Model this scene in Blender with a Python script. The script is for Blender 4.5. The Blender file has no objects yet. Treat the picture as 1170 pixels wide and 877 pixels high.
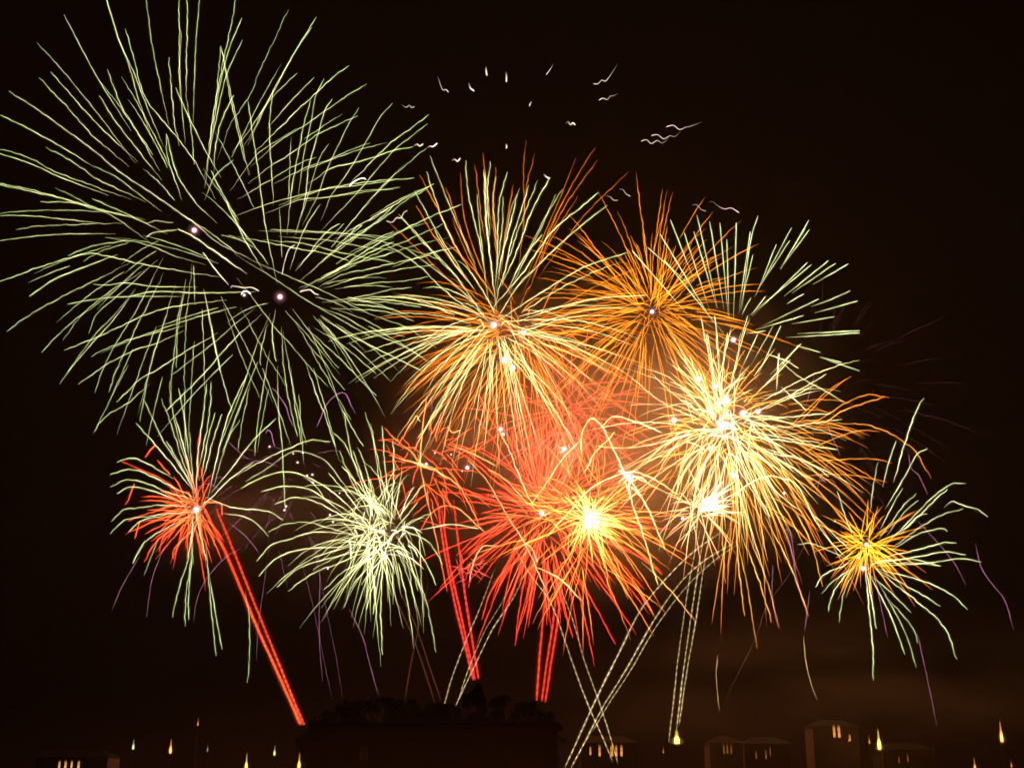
import bpy, math, random
from mathutils import Vector

S = bpy.context.scene
COL = S.collection
R = math.radians
rnd = random.Random(7)

# ------------------------------------------------------------------ camera
W0, H0 = 1170.0, 877.0                     # the photograph's own pixels
FPX = 1412.0                               # focal length in those pixels
PITCH = math.atan((890.0 - H0 / 2) / FPX)  # the horizon lies just under the frame
EYE = Vector((0, 0, 1.7))
cd = bpy.data.cameras.new('camera')
cam = bpy.data.objects.new('camera', cd)
COL.objects.link(cam)
cam.location = EYE
cam.rotation_euler = (math.pi / 2 + PITCH, 0, 0)
cd.sensor_fit = 'HORIZONTAL'
cd.sensor_width = 36.0
cd.lens = 36.0 * FPX / W0
cd.clip_start = 0.5
cd.clip_end = 9000
S.camera = cam

# ------------------------------------------------------------------ night sky, exposure
wd = bpy.data.worlds.new('World')
S.world = wd
wd.use_nodes = True
wn = wd.node_tree.nodes
bg = wn['Background']
bg.inputs['Color'].default_value = (1.0, 0.30, 0.09, 1)   # a town's warm light on a night sky
bg.inputs['Strength'].default_value = 0.0009
S.view_settings.view_transform = 'Standard'
S.view_settings.look = 'None'
S.view_settings.exposure = 0
S.view_settings.gamma = 1
S.cycles.transparent_max_bounces = 96
S.cycles.max_bounces = 3
S.cycles.volume_bounces = 0
S.cycles.use_denoising = True
S.cycles.use_adaptive_sampling = True
S.cycles.adaptive_threshold = 0.04
S.cycles.sample_clamp_indirect = 2.0
S.cycles.filter_width = 1.5

CP, SP = math.cos(PITCH), math.sin(PITCH)


def ray(px, py):
    x, v = (px - W0 / 2) / FPX, (H0 / 2 - py) / FPX
    return Vector((x, CP - v * SP, SP + v * CP))


def P(px, py, Y):
    """The point of the photograph's pixel (px, py) at the distance Y ahead."""
    d = ray(px, py)
    return EYE + d * (Y / d.y)


def mpp(px, py, Y):
    """Metres per pixel there."""
    return (Y / ray(px, py).y) / FPX


# ------------------------------------------------------------------ materials
def mat(name):
    m = bpy.data.materials.new(name)
    m.use_nodes = True
    m.node_tree.nodes.clear()
    return m, m.node_tree.nodes, m.node_tree.links


def matte(name, c1, c2, scale, rough=0.9):
    m, n, l = mat(name)
    out = n.new('ShaderNodeOutputMaterial')
    b = n.new('ShaderNodeBsdfPrincipled')
    tex = n.new('ShaderNodeTexNoise')
    tex.inputs['Scale'].default_value = scale
    tex.inputs['Detail'].default_value = 6
    tc = n.new('ShaderNodeTexCoord')
    l.new(tc.outputs['Object'], tex.inputs['Vector'])
    r = n.new('ShaderNodeValToRGB')
    r.color_ramp.elements[0].color = (*c1, 1)
    r.color_ramp.elements[1].color = (*c2, 1)
    r.color_ramp.elements[0].position = 0.35
    r.color_ramp.elements[1].position = 0.65
    l.new(tex.outputs['Fac'], r.inputs['Fac'])
    l.new(r.outputs['Color'], b.inputs['Base Color'])
    b.inputs['Roughness'].default_value = rough
    b.inputs['Specular IOR Level'].default_value = .12
    l.new(b.outputs['BSDF'], out.inputs['Surface'])
    return m


def spark_material(name, strength):
    """Burning sparks: optically thin light, so crossing trails add up."""
    m, n, l = mat(name)
    out = n.new('ShaderNodeOutputMaterial')
    e = n.new('ShaderNodeEmission')
    a = n.new('ShaderNodeAttribute')
    a.attribute_name = 'glow'
    l.new(a.outputs['Color'], e.inputs['Color'])
    e.inputs['Strength'].default_value = strength
    t = n.new('ShaderNodeBsdfTransparent')
    ad = n.new('ShaderNodeAddShader')
    l.new(e.outputs[0], ad.inputs[0])
    l.new(t.outputs[0], ad.inputs[1])
    l.new(ad.outputs[0], out.inputs['Surface'])
    m.cycles.emission_sampling = 'NONE'
    return m


def lit(name, colour, strength):
    m, n, l = mat(name)
    out = n.new('ShaderNodeOutputMaterial')
    e = n.new('ShaderNodeEmission')
    e.inputs['Strength'].default_value = strength
    tex = n.new('ShaderNodeTexNoise')
    tex.inputs['Scale'].default_value = 1.5
    tc = n.new('ShaderNodeTexCoord')
    l.new(tc.outputs['Object'], tex.inputs['Vector'])
    r = n.new('ShaderNodeValToRGB')
    r.color_ramp.elements[0].color = (colour[0] * .6, colour[1] * .55, colour[2] * .5, 1)
    r.color_ramp.elements[1].color = (*colour, 1)
    r.color_ramp.elements[0].position = 0.3
    r.color_ramp.elements[1].position = 0.6
    l.new(tex.outputs['Fac'], r.inputs['Fac'])
    l.new(r.outputs['Color'], e.inputs['Color'])
    l.new(e.outputs[0], out.inputs['Surface'])
    m.cycles.emission_sampling = 'NONE'
    return m


SPARK = spark_material('spark_light', 1.0)
M_GROUND = matte('dark_grass', (.02, .026, .012), (.035, .038, .02), .15)
M_WALL = matte('brown_render', (.10, .068, .048), (.15, .10, .07), .4)
M_ROOF = matte('dark_roof', (.006, .0045, .004), (.011, .008, .007), .8)
M_POLE = matte('painted_iron', (.03, .03, .03), (.05, .05, .05), 3, .5)
M_BARK = matte('bark', (.05, .035, .025), (.09, .07, .05), 3)
M_LEAF = matte('leaves', (.03, .05, .02), (.07, .10, .035), 1.2)
M_FRAME = matte('window_frame_paint', (.15, .12, .09), (.2, .16, .12), 2)


# ------------------------------------------------------------------ object helpers
def tag(o, label=None, cat=None, group=None, kind=None):
    if label: o['label'] = label
    if cat: o['category'] = cat
    if group: o['group'] = group
    if kind: o['kind'] = kind
    return o


def empty(name, loc):
    o = bpy.data.objects.new(name, None)
    COL.objects.link(o)
    o.location = loc
    o.empty_display_size = 0.5
    return o


def mesh_obj(name, vs, fs, m, parent=None, glow=None, origin=None, smooth=False):
    org = Vector(origin) if origin is not None else (parent.location if parent is not None else Vector((0, 0, 0)))
    me = bpy.data.meshes.new(name)
    me.from_pydata([tuple(Vector(v) - org) for v in vs], [], fs)
    if glow is not None:
        at = me.color_attributes.new('glow', 'FLOAT_COLOR', 'POINT')
        flat = []
        for c in glow: flat += [c[0], c[1], c[2], 1.0]
        at.data.foreach_set('color', flat)
    if smooth:
        me.polygons.foreach_set('use_smooth', [True] * len(me.polygons))
    me.materials.append(m)
    o = bpy.data.objects.new(name, me)
    COL.objects.link(o)
    if parent is not None:
        o.parent = parent
    else:
        o.location = org
    return o


def box(vs, fs, x0, x1, y0, y1, z0, z1):
    b = len(vs)
    vs += [(x0, y0, z0), (x1, y0, z0), (x1, y1, z0), (x0, y1, z0), (x0, y0, z1), (x1, y0, z1), (x1, y1, z1), (x0, y1, z1)]
    fs += [tuple(b + i for i in f) for f in ((0, 3, 2, 1), (4, 5, 6, 7), (0, 1, 5, 4), (1, 2, 6, 5), (2, 3, 7, 6), (3, 0, 4, 7))]


def lathe(vs, fs, c, prof, n=10):
    b = len(vs)
    for r, z in prof:
        for k in range(n):
            a = 2 * math.pi * k / n
            vs.append((c[0] + r * math.cos(a), c[1] + r * math.sin(a), c[2] + z))
    for i in range(len(prof) - 1):
        for k in range(n):
            fs.append((b + i * n + k, b + i * n + (k + 1) % n, b + (i + 1) * n + (k + 1) % n, b + (i + 1) * n + k))


def tube(pts, radii, cols, vs, fs, gl, n=4):
    """A tapering tube through world points, a glow colour at each."""
    b = len(vs)
    N = len(pts)
    up = Vector((0.31, -0.81, 0.5)).normalized()
    for i, p in enumerate(pts):
        t = (pts[min(i + 1, N - 1)] - pts[max(i - 1, 0)])
        t = t.normalized() if t.length > 1e-9 else Vector((0, 0, 1))
        u = t.cross(up)
        u = u.normalized() if u.length > 1e-6 else Vector((1, 0, 0))
        w = t.cross(u)
        for k in range(n):
            a = 2 * math.pi * (k + .5) / n
            vs.append(p + (u * math.cos(a) + w * math.sin(a)) * radii[i])
            gl.append(cols[i])
    for i in range(N - 1):
        for k in range(n):
            fs.append((b + i * n + k, b + i * n + (k + 1) % n, b + (i + 1) * n + (k + 1) % n, b + (i + 1) * n + k))


def ball(c, r, col, vs, fs, gl, nu=12, nv=8):
    b = len(vs)
    for j in range(nv + 1):
        th = math.pi * j / nv
        for k in range(nu):
            a = 2 * math.pi * k / nu
            vs.append(c + Vector((math.sin(th) * math.cos(a), math.sin(th) * math.sin(a), math.cos(th))) * r)
            gl.append(col)
    for j in range(nv):
        for k in range(nu):
            fs.append((b + j * nu + k, b + (j + 1) * nu + k, b + (j + 1) * nu + (k + 1) % nu, b + j * nu + (k + 1) % nu))


def lin(r, g, b, k=1.0):
    f = lambda c: ((c / 255 + .055) / 1.055) ** 2.4 if c > 10 else c / 255 / 12.92
    return (f(r) * k, f(g) * k, f(b) * k)


def mixc(a, b, t):
    return tuple(a[i] + (b[i] - a[i]) * t for i in range(3))


def mulc(a, k):
    return (a[0] * k, a[1] * k, a[2] * k)


def lamp(parent, loc, colour, watts, radius=0.5):
    ld = bpy.data.lights.new('burst_light', 'POINT')
    ld.color = colour
    ld.energy = watts * 1.7
    ld.shadow_soft_size = radius
    o = bpy.data.objects.new('burst_light', ld)
    COL.objects.link(o)
    o.location = Vector(loc) - parent.location
    o.parent = parent
    return o


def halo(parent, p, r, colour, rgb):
    """Nested faint balls imitating the soft bloom round a flash, thinning outwards."""
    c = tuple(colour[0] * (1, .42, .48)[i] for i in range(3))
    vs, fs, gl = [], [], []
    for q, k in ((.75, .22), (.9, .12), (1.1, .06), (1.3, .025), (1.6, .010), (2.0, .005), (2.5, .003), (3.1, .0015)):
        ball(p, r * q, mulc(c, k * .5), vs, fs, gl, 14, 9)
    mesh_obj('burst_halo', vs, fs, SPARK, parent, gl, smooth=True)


# ------------------------------------------------------------------ trails
def catmull(pts, step):
    """A smooth curve through 2D or 3D points, sampled about every STEP."""
    if len(pts) == 2:
        a, b = pts
        n = max(3, int((b - a).length / step))
        return [a.lerp(b, i / n) for i in range(n + 1)]
    out = []
    q = [pts[0] * 2 - pts[1]] + list(pts) + [pts[-1] * 2 - pts[-2]]
    for i in range(1, len(q) - 2):
        p0, p1, p2, p3 = q[i - 1:i + 3]
        n = max(2, int((p2 - p1).length / step))
        for k in range(n):
            t = k / n
            out.append(0.5 * ((2 * p1) + (p2 - p0) * t + (2 * p0 - 5 * p1 + 4 * p2 - p3) * t * t + (3 * p1 - p0 - 3 * p2 + p3) * t ** 3))
    out.append(q[-2])
    return out


def wiggle(s, ph):
    """How a spark flutters, in pixels, at the arc length s."""
    return (math.sin(s / 1.55 + ph) * .22 + math.sin(s / 2.9 + ph * 1.7) * .30 + math.sin(s / 5.3 + ph * 2.3) * .26 + math.sin(s / 12 + ph * .6) * .3)


def path_px(text, ox, oy, s):
    out = []
    for line in text.strip().splitlines():
        for item in line.split(';'):
            v = item.split()
            if len(v) < 2: continue
            out.append([Vector((ox + float(p.split(',')[0]) * s, oy + float(p.split(',')[1]) * s)) for p in v])
    return out


WK, BK = .49, 2.05      # how thick and how bright the trails are


class Burst:
    """One shell of a firework: every trail is a part; past 100 the smallest go into one part."""
    def __init__(self, name, px, py, Y, Rpx, label, cat='firework', group='firework bursts in the night sky'):
        self.c = Vector((px, py))
        self.Y = Y
        self.R = Rpx
        self.o = empty(name, P(px, py, Y))
        tag(self.o, label, cat, group)
        self.m = mpp(px, py, Y)
        self.trails = []
        self.haze = .035  # strength of the bloom drawn round each trail

    def add(self, pts, rad, cols):
        L = sum((pts[i + 1] - pts[i]).length for i in range(len(pts) - 1))
        self.trails.append((L * max(rad), pts, [r * WK for r in rad], [mulc(c, BK) for c in cols]))

    def traced(self, paths, tipcol, incol, width=1.0, amp=1.0, fade_in=.35, fade_tip=.06, vary=.45, step=2.6, extend=.12):
        for pp in paths:
            Lp = sum((pp[i + 1] - pp[i]).length for i in range(len(pp) - 1))
            if extend: pp = pp + [pp[-1] + (pp[-1] - pp[-2]).normalized() * Lp * extend]
            q = catmull(pp, step)
            if len(q) < 3: continue
            tip = pp[0]
            rt = max((p - self.c).length for p in pp)
            Re = max(self.R, rt * 1.03)
            z = math.sqrt(max(Re * Re - rt * rt, 0)) * self.m * rnd.choice((-1, 1))
            ph = rnd.uniform(0, 6.28)
            am = amp * rnd.uniform(.3, 1.15)
            s = 0
            pts, rad, cols = [], [], []
            k = 1 + rnd.uniform(-vary, vary)
            n = len(q)
            for i, p in enumerate(q):
                if i: s += (q[i] - q[i - 1]).length
                d = q[min(i + 1, n - 1)] - q[max(i - 1, 0)]
                nrm = Vector((-d.y, d.x)).normalized()
                pw = p + nrm * wiggle(s, ph) * am
                f = i / (n - 1)                       # 0 at the tip, 1 at the inner end
                b = min(1, f / fade_tip + .45) * min(1, (1 - f) / fade_in + .12)
                b *= .84 + .18 * math.sin(s / 3.1 + ph) + .16 * math.sin(s / 8.3 + ph * 3.1)
                pts.append(P(pw.x, pw.y, self.Y + z * (p - self.c).length / max(rt, 1)))
                rad.append(width * self.m * (.62 + .38 * min(1, (1 - f) / fade_in)) * (.7 + .3 * min(1, f / .05)))
                cols.append(mulc(mixc(tipcol, incol, f ** .8), b * k))
            self.add(pts, rad, cols)

    def shells(self, n, r0, r1, f0, f1, incol, tipcol, width=1.0, sag=.12, amp=1.0, fade_in=.15, fade_tip=.25, vary=.3, jit=9.0, lift=0.0, accept=None):
        """N sparks thrown out over a sphere; they slow down and sag under their weight."""
        made = 0
        tries = 0
        while made < n and tries < n * 60:
            tries += 1
            u = rnd.uniform(-1, 1)
            a = rnd.uniform(0, 2 * math.pi)
            w = math.sqrt(1 - u * u)
            d = Vector((w * math.cos(a), w * math.sin(a), u))
            if accept is not None and not accept(d): continue
            made += 1
            Rm = self.R * self.m * rnd.uniform(r0, r1)
            fa = rnd.uniform(*f0)
            fb = rnd.uniform(*f1)
            L = Rm * (fb - fa) / self.m
            N = max(5, int(L / 2.8))
            ph = rnd.uniform(0, 6.28)
            side = d.cross(Vector((.2, 1, .1))).normalized()
            og = self.o.location + Vector((rnd.gauss(0, 1), rnd.gauss(0, 1), rnd.gauss(0, 1))) * (jit * self.m * .6)
            bow = rnd.gauss(0, .035) * Rm
            pts, rad, cols = [], [], []
            k = 1 + rnd.uniform(-vary, vary)
            am = amp * rnd.uniform(.3, 1.15)
            for i in range(N + 1):
                t = i / N
                f = fa + (fb - fa) * t
                p = og + d * (Rm * f) + side * (bow * f * f) + Vector((0, 0, -1)) * (sag * self.R * self.m * f * f * f) + Vector((0, 0, lift * Rm * f))
                p = p + side * (wiggle(L * t, ph) * am * self.m)
                b = min(1, t / fade_in + .25) * min(1, (1 - t) / fade_tip + .2)
                b *= .84 + .18 * math.sin(L * t / 3.1 + ph) + .18 * math.sin(L * t / 8.3 + ph * 3.1)
                pts.append(p)
                rad.append(width * self.m * (.55 + .45 * min(1, (1 - t) / .3)))
                cols.append(mulc(mixc(incol, tipcol, min(1, f)), b * k))
            self.add(pts, rad, cols)

    def finish(self, part='spark_trail'):
        tr = sorted(self.trails, key=lambda t: -t[0])
        for _, pts, rad, cols in tr[:100]:
            vs, fs, gl = [], [], []
            tube(pts, rad, [mulc(c, .5) for c in cols], vs, fs, gl)
            mesh_obj(part, vs, fs, SPARK, self.o, gl)
        if len(tr) > 100:
            vs, fs, gl = [], [], []
            for _, pts, rad, cols in tr[100:]:
                tube(pts, rad, [mulc(c, .5) for c in cols], vs, fs, gl)
            tag(mesh_obj('fine_sparks', vs, fs, SPARK, self.o, gl), kind='stuff')
        vs, fs, gl = [], [], []              # wide faint tubes imitating lens bloom round each trail
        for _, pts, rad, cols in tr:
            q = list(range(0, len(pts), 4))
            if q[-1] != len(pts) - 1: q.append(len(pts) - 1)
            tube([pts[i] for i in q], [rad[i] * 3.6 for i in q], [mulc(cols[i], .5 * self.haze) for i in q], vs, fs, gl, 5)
        tag(mesh_obj('trail_bloom', vs, fs, SPARK, self.o, gl), kind='stuff')
        return self.o

    def core(self, r, colour, watts, rgb, n=1, off=(0, 0)):
        vs, fs, gl = [], [], []
        p = P(self.c.x + off[0], self.c.y + off[1], self.Y)
        ball(p, r * .55 * self.m, mulc(colour, .5), vs, fs, gl)
        mesh_obj('burst_core', vs, fs, SPARK, self.o, gl, smooth=True)
        halo(self.o, p, r * self.m, colour, rgb)
        lamp(self.o, p, rgb, watts, r * self.m * .5)


def streak(name, pp, Y, label, cat, group, col0, col1, width=1.0, amp=.6, dash=0.0, period=7.0, dY=0.0, fade0=.05, fade1=.05, glow=0.0, step=4.0):
    """A single spark trail that is a thing of its own; pp are photo pixels from its old end to its young one."""
    if dash: step = 1.8
    q = catmull(pp, step)
    n = len(q)
    if n < 3: return None
    base = P(q[-1].x, q[-1].y, Y)
    vs, fs, gl = [], [], []
    ph = rnd.uniform(0, 6.28)
    m = mpp(q[0].x, q[0].y, Y)
    s = 0
    pts, rad, cols = [], [], []
    for i, p in enumerate(q):
        if i: s += (q[i] - q[i - 1]).length
        d = q[min(i + 1, n - 1)] - q[max(i - 1, 0)]
        nrm = Vector((-d.y, d.x)).normalized()
        f = i / (n - 1)
        pw = p + nrm * wiggle(s, ph) * amp
        pts.append(P(pw.x, pw.y, Y + dY * f))
        b = min(1, f / fade0 + .15) * min(1, (1 - f) / fade1 + .15)
        if dash:
            b *= 1 - dash + dash * min(1, max(0, .55 + 1.1 * math.sin(s * 2 * math.pi / period + ph + 1.3 * math.sin(s / 19 + ph) + .8 * math.sin(s / 7.7)))) * (1.0 + .35 * math.sin(s / 23 + ph * 2))
        else:
            b *= .84 + .18 * math.sin(s / 3.1 + ph) + .16 * math.sin(s / 8.3 + ph * 3.1)
        rad.append(width * m * .66)
        cols.append(mulc(mixc(col0, col1, f), b * .5 * 1.45))
    tube(pts, rad, cols, vs, fs, gl)
    o = mesh_obj(name, vs, fs, SPARK, None, gl, origin=base)
    tag(o, label, cat, group)
    if glow:  # bloom painted round the trail as wider, fainter tubes
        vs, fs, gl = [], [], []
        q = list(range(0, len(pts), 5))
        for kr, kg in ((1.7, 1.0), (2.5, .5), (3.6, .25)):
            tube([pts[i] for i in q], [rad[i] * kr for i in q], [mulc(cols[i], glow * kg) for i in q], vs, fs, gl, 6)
        mesh_obj('trail_bloom', vs, fs, SPARK, o, gl, origin=base)
    return o


Z2, Z3 = 200 / 1169, 300 / 1169

# ------------------------------------------------------------------ the ground
vs, fs = [], []
xs = [-4000, -1500, -800, -500] + list(range(-400, 401, 40)) + [500, 800, 1500, 4000]
ys = [-200, -50, 0, 40, 80, 120, 160, 200, 240, 280, 320, 360, 400, 450, 500, 560, 650, 900, 1500, 5000]


def ground_z(x, y):
    t = min(max((y - 190) / 260, 0), 1)
    return 3.0 * t * t * (3 - 2 * t) + .35 * math.sin(x * .031 + y * .017) * min(max((y - 40) / 60, 0), 1)


for y in ys:
    for x in xs:
        vs.append((x, y, ground_z(x, y)))
for j in range(len(ys) - 1):
    for i in range(len(xs) - 1):
        a = j * len(xs) + i
        fs.append((a, a + 1, a + 1 + len(xs), a + len(xs)))
tag(mesh_obj('ground', vs, fs, M_GROUND, smooth=True), kind='structure')

# ------------------------------------------------------------------ night haze and smoke in the air
m, n, l = mat('night_haze')
m.cycles.volume_sampling = 'DISTANCE'
out = n.new('ShaderNodeOutputMaterial')
pv = n.new('ShaderNodeVolumePrincipled')
pv.inputs['Color'].default_value = (.95, .78, .58, 1)
pv.inputs['Density'].default_value = 0.00011
l.new(pv.outputs[0], out.inputs['Volume'])
vs, fs = [], []
box(vs, fs, -900, 900, -60, 900, -3, 420)
tag(mesh_obj('haze', vs, fs, m), kind='stuff')

# ------------------------------------------------------------------ powder smoke hanging among the bursts


def smoke(px, py, Y, rx, ry, rz, dens, colour, label, scale=2.2, lo=.35, hi=.75, seed=0.0):
    m, n, l = mat('powder_smoke')
    out = n.new('ShaderNodeOutputMaterial')
    pv = n.new('ShaderNodeVolumePrincipled')
    pv.inputs['Color'].default_value = (*colour, 1)
    tc = n.new('ShaderNodeTexCoord')
    ln = n.new('ShaderNodeVectorMath'); ln.operation = 'LENGTH'
    l.new(tc.outputs['Object'], ln.inputs[0])
    fall = n.new('ShaderNodeMapRange'); fall.interpolation_type = 'SMOOTHSTEP'
    fall.inputs['From Min'].default_value = .97
    fall.inputs['From Max'].default_value = .05
    l.new(ln.outputs['Value'], fall.inputs['Value'])
    tex = n.new('ShaderNodeTexNoise')
    tex.noise_dimensions = '4D'
    tex.inputs['W'].default_value = seed
    tex.inputs['Scale'].default_value = scale
    tex.inputs['Detail'].default_value = 2.5
    l.new(tc.outputs['Object'], tex.inputs['Vector'])
    nr = n.new('ShaderNodeMapRange')
    nr.inputs['From Min'].default_value = lo
    nr.inputs['From Max'].default_value = hi
    l.new(tex.outputs['Fac'], nr.inputs['Value'])
    mu = n.new('ShaderNodeMath'); mu.operation = 'MULTIPLY'
    l.new(fall.outputs[0], mu.inputs[0]); l.new(nr.outputs[0], mu.inputs[1])
    m2 = n.new('ShaderNodeMath'); m2.operation = 'MULTIPLY'
    m2.inputs[1].default_value = dens
    l.new(mu.outputs[0], m2.inputs[0])
    l.new(m2.outputs[0], pv.inputs['Density'])
    l.new(pv.outputs[0], out.inputs['Volume'])
    m.cycles.volume_step_rate = 6.0
    m.cycles.volume_sampling = 'DISTANCE'
    vs, fs, gl = [], [], []
    ball(Vector((0, 0, 0)), 1.0, (0, 0, 0), vs, fs, gl, 24, 14)
    o = mesh_obj('smoke', vs, fs, m, smooth=True)
    o.location = P(px, py, Y)
    k = mpp(px, py, Y)
    o.scale = (rx * k, ry * k, rz * k)
    tag(o, label, kind='stuff')


smoke(690, 490, 318, 330, 190, 235, .0165, (.95, .72, .56), 'thin smoke glowing among the bursts of the centre and right', scale=3.2, lo=.32, hi=.70)
smoke(950, 790, 218, 400, 190, 125, .026, (.95, .74, .5), 'low brown smoke over the town on the right, set forward to veil the houses', scale=2.0, lo=.4, hi=.8, seed=7.0)  # brown glow low on the right, also placed to soften house outlines
smoke(640, 900, 100, 1000, 420, 150, .019, (.95, .6, .4), 'added low thin smoke before the hall, lifting the dark tones', scale=1.2, lo=.1, hi=.7, seed=5.0)  # smoke added to brown and lighten the dark hall and houses
smoke(330, 590, 312, 230, 130, 130, .008, (.95, .76, .6), 'thin smoke among the two bursts at lower left', seed=3.0)

# ------------------------------------------------------------------ the dark hall in front of the launch site
YB = 140.0
xl, xr = P(352, 850, YB).x, P(637, 850, YB).x
zr = P(500, 829, YB).z
hall = empty('hall', (0.5 * (xl + xr), YB, 0))
tag(hall, 'long dark hall with a flat roof below the red comets', 'building')
vs, fs = [], []
box(vs, fs, xl, xr, YB, YB + 9, 0, zr)
mesh_obj('wall', vs, fs, M_WALL, hall)
vs, fs = [], []
box(vs, fs, xl - .25, xr + .25, YB - .25, YB + 9.25, zr + .003, zr + .35)
mesh_obj('roof', vs, fs, M_ROOF, hall)
M_DIM = lit('dim_window_light', (.10, .035, .012), .1)
for px in (412.5, 415.5, 419):
    p = P(px, 860, YB)
    vs, fs = [], []
    box(vs, fs, p.x - .13, p.x + .13, YB - .05, YB - .004, p.z - .75, p.z + .75)
    w_ = mesh_obj('window', vs, fs, M_FRAME, hall)
    vs, fs = [], []
    box(vs, fs, p.x - .10, p.x + .10, YB - .06, YB - .053, p.z - .7, p.z + .7)
    mesh_obj('pane', vs, fs, M_DIM, w_, origin=hall.location)


# ------------------------------------------------------------------ trees behind the hall
def tree(px, top, Y, hw, label, seed):
    r = random.Random(seed)
    base = P(px, 880, Y)
    base = Vector((base.x, Y, ground_z(base.x, Y)))
    H = P(px, top, Y).z - base.z
    hwm = hw * mpp(px, top, Y)
    t = empty('tree', base)
    tag(t, label, 'tree', 'dark trees behind the hall')
    vs, fs, gl = [], [], []
    tube([base, base + Vector((.1, 0, H * .35)), base + Vector((-.1, .1, H * .8))], [.35, .25, .07], [(0, 0, 0)] * 3, vs, fs, gl, 8)
    for k in range(7):
        a = r.uniform(0, 6.28)
        z0 = H * r.uniform(.3, .6)
        e = Vector((math.cos(a) * hwm * .7, math.sin(a) * hwm * .7, z0 + H * r.uniform(.1, .28)))
        tube([base + Vector((0, 0, z0)), base + e * .6 + Vector((0, 0, z0 * .4)), base + e], [.14, .08, .03], [(0, 0, 0)] * 3, vs, fs, gl, 5)
    mesh_obj('trunk', vs, fs, M_BARK, t)
    vs, fs = [], []
    clumps = []
    for k in range(26):
        a = r.uniform(0, 6.28)
        zz = r.uniform(.30, .96)
        prof = math.sin(math.pi * min(1, max(0, (zz - .22) / .84))) ** .7
        rr = hwm * prof * math.sqrt(r.uniform(.1, 1))
        clumps.append((Vector((math.cos(a) * rr, math.sin(a) * rr, H * zz)), hwm * r.uniform(.22, .38)))
    clumps.append((Vector((0, 0, H * .95)), hwm * .25))
    for c, cr in clumps:
        for q in range(95):
            d = Vector((r.gauss(0, 1), r.gauss(0, 1), r.gauss(0, .8))).normalized() * cr * r.uniform(.45, 1.08)
            p = base + c + d
            if p.z > base.z + H: p.z = base.z + H - r.uniform(0, .3)
            u = Vector((r.gauss(0, 1), r.gauss(0, 1), r.gauss(0, 1))).normalized()
            w = u.orthogonal().normalized()
            s = r.uniform(.16, .34)
            b = len(vs)
            vs += [p - u * s, p + w * s * .45, p + u * s, p - w * s * .45]
            fs.append((b, b + 1, b + 2, b + 3))
    mesh_obj('crown', vs, fs, M_LEAF, t)


for i, a in enumerate([
    (372, 812, 158, 30, 'low dark tree behind the left end of the hall'),
    (405, 800, 156, 30, 'round dark tree right of the low tree at the hall left end'),
    (438, 795, 160, 28, 'dark tree behind the hall with a faint violet spark above it'),
    (470, 799, 157, 30, 'dark tree rising behind the middle of the hall roof'),
    (506, 804, 159, 28, 'dark tree under the feet of two crossing pale comets'),
    (545, 779, 162, 17, 'tallest narrow dark tree at the foot of the twin red comets'),
    (577, 793, 158, 18, 'dark tree just right of the tallest narrow one'),
    (606, 801, 157, 22, 'dark tree below the three red comets'),
    (630, 812, 160, 13, 'small dark tree at the right end of the hall'),
]):
    tree(*a, seed=30 + i)

# ------------------------------------------------------------------ houses and lamps of the town
M_WIN = (1.1, .42, .06)
M_WIN2 = (.26, .08, .014)
M_WIN3 = (1.0, .5, .13)


def house(x0, x1, ytop, Y, wins, label, m_win, hpx=12):
    a, b = P(x0, 880, Y), P(x1, 880, Y)
    gz = min(ground_z(a.x, Y), ground_z(b.x, Y)) - .3
    zt = P(x0, ytop, Y).z
    h = empty('house', (0.5 * (a.x + b.x), Y, gz))
    tag(h, label, 'house', 'town houses with lit windows')
    vs, fs = [], []
    box(vs, fs, a.x, b.x, Y, Y + 8, gz, zt)
    mesh_obj('wall', vs, fs, M_WALL, h)
    k = .35
    vs = [(a.x - k, Y - k, zt + .003), (b.x + k, Y - k, zt + .003), (b.x + k, Y + 8 + k, zt + .003), (a.x - k, Y + 8 + k, zt + .003),
          (a.x + 2.5, Y + 4, zt + 1.5), (b.x - 2.5, Y + 4, zt + 1.5)]
    mesh_obj('roof', vs, [(0, 1, 5, 4), (2, 3, 4, 5), (0, 4, 3), (1, 2, 5), (0, 3, 2, 1)], M_ROOF, h)
    for px, py, wpx, hp in wins:
        c = P(px, py, Y)
        m_ = mpp(px, py, Y)
        ww, hh = wpx * m_ / 2, hp * m_ / 2
        vs, fs = [], []
        box(vs, fs, c.x - ww - .05, c.x + ww + .05, Y - .06, Y - .004, c.z - hh - .05, c.z + hh + .05)
        w = mesh_obj('window', vs, fs, M_FRAME, h)
        vs, fs = [], []
        gl = []
        rows = ((0, .35), (.12, 1.0), (.38, 1.0), (.5, .6), (.65, .85), (.82, .4), (1.0, .12))  # vertical smear of the window light, put into the pane's colours
        for t, k in rows:
            vs += [(c.x - ww, Y - .07, c.z - hh + 2 * hh * t), (c.x + ww, Y - .07, c.z - hh + 2 * hh * t)]
            gl += [mulc(m_win, k * .9 * rnd.uniform(.8, 1.15))] * 2
        fs = [(2 * i, 2 * i + 1, 2 * i + 3, 2 * i + 2) for i in range(len(rows) - 1)]
        mesh_obj('pane', vs, fs, SPARK, w, gl, origin=h.location)
house(40, 122, 864, 262, [(68, 873, 2.2, 9), (75, 873, 2.6, 9), (82, 873, 2.2, 9), (90, 873, 2.6, 9)], 'dark house with four orange windows in the lower left corner', M_WIN3)
house(664, 728, 848, 268, [(674.5, 857, 2.0, 10), (685, 857, 2.4, 13), (699, 857, 3.2, 13), (704, 857, 2.6, 13), (710, 857, 2.6, 13)], 'dark house with a row of orange windows right of the crossing pale comets', M_WIN)
house(812, 850, 848, 275, [(827, 855, 1.8, 11), (831, 855, 1.8, 11), (835.5, 855, 1.8, 11)], 'dark house with three faint windows right of the yellow lamp', M_WIN2)
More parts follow.
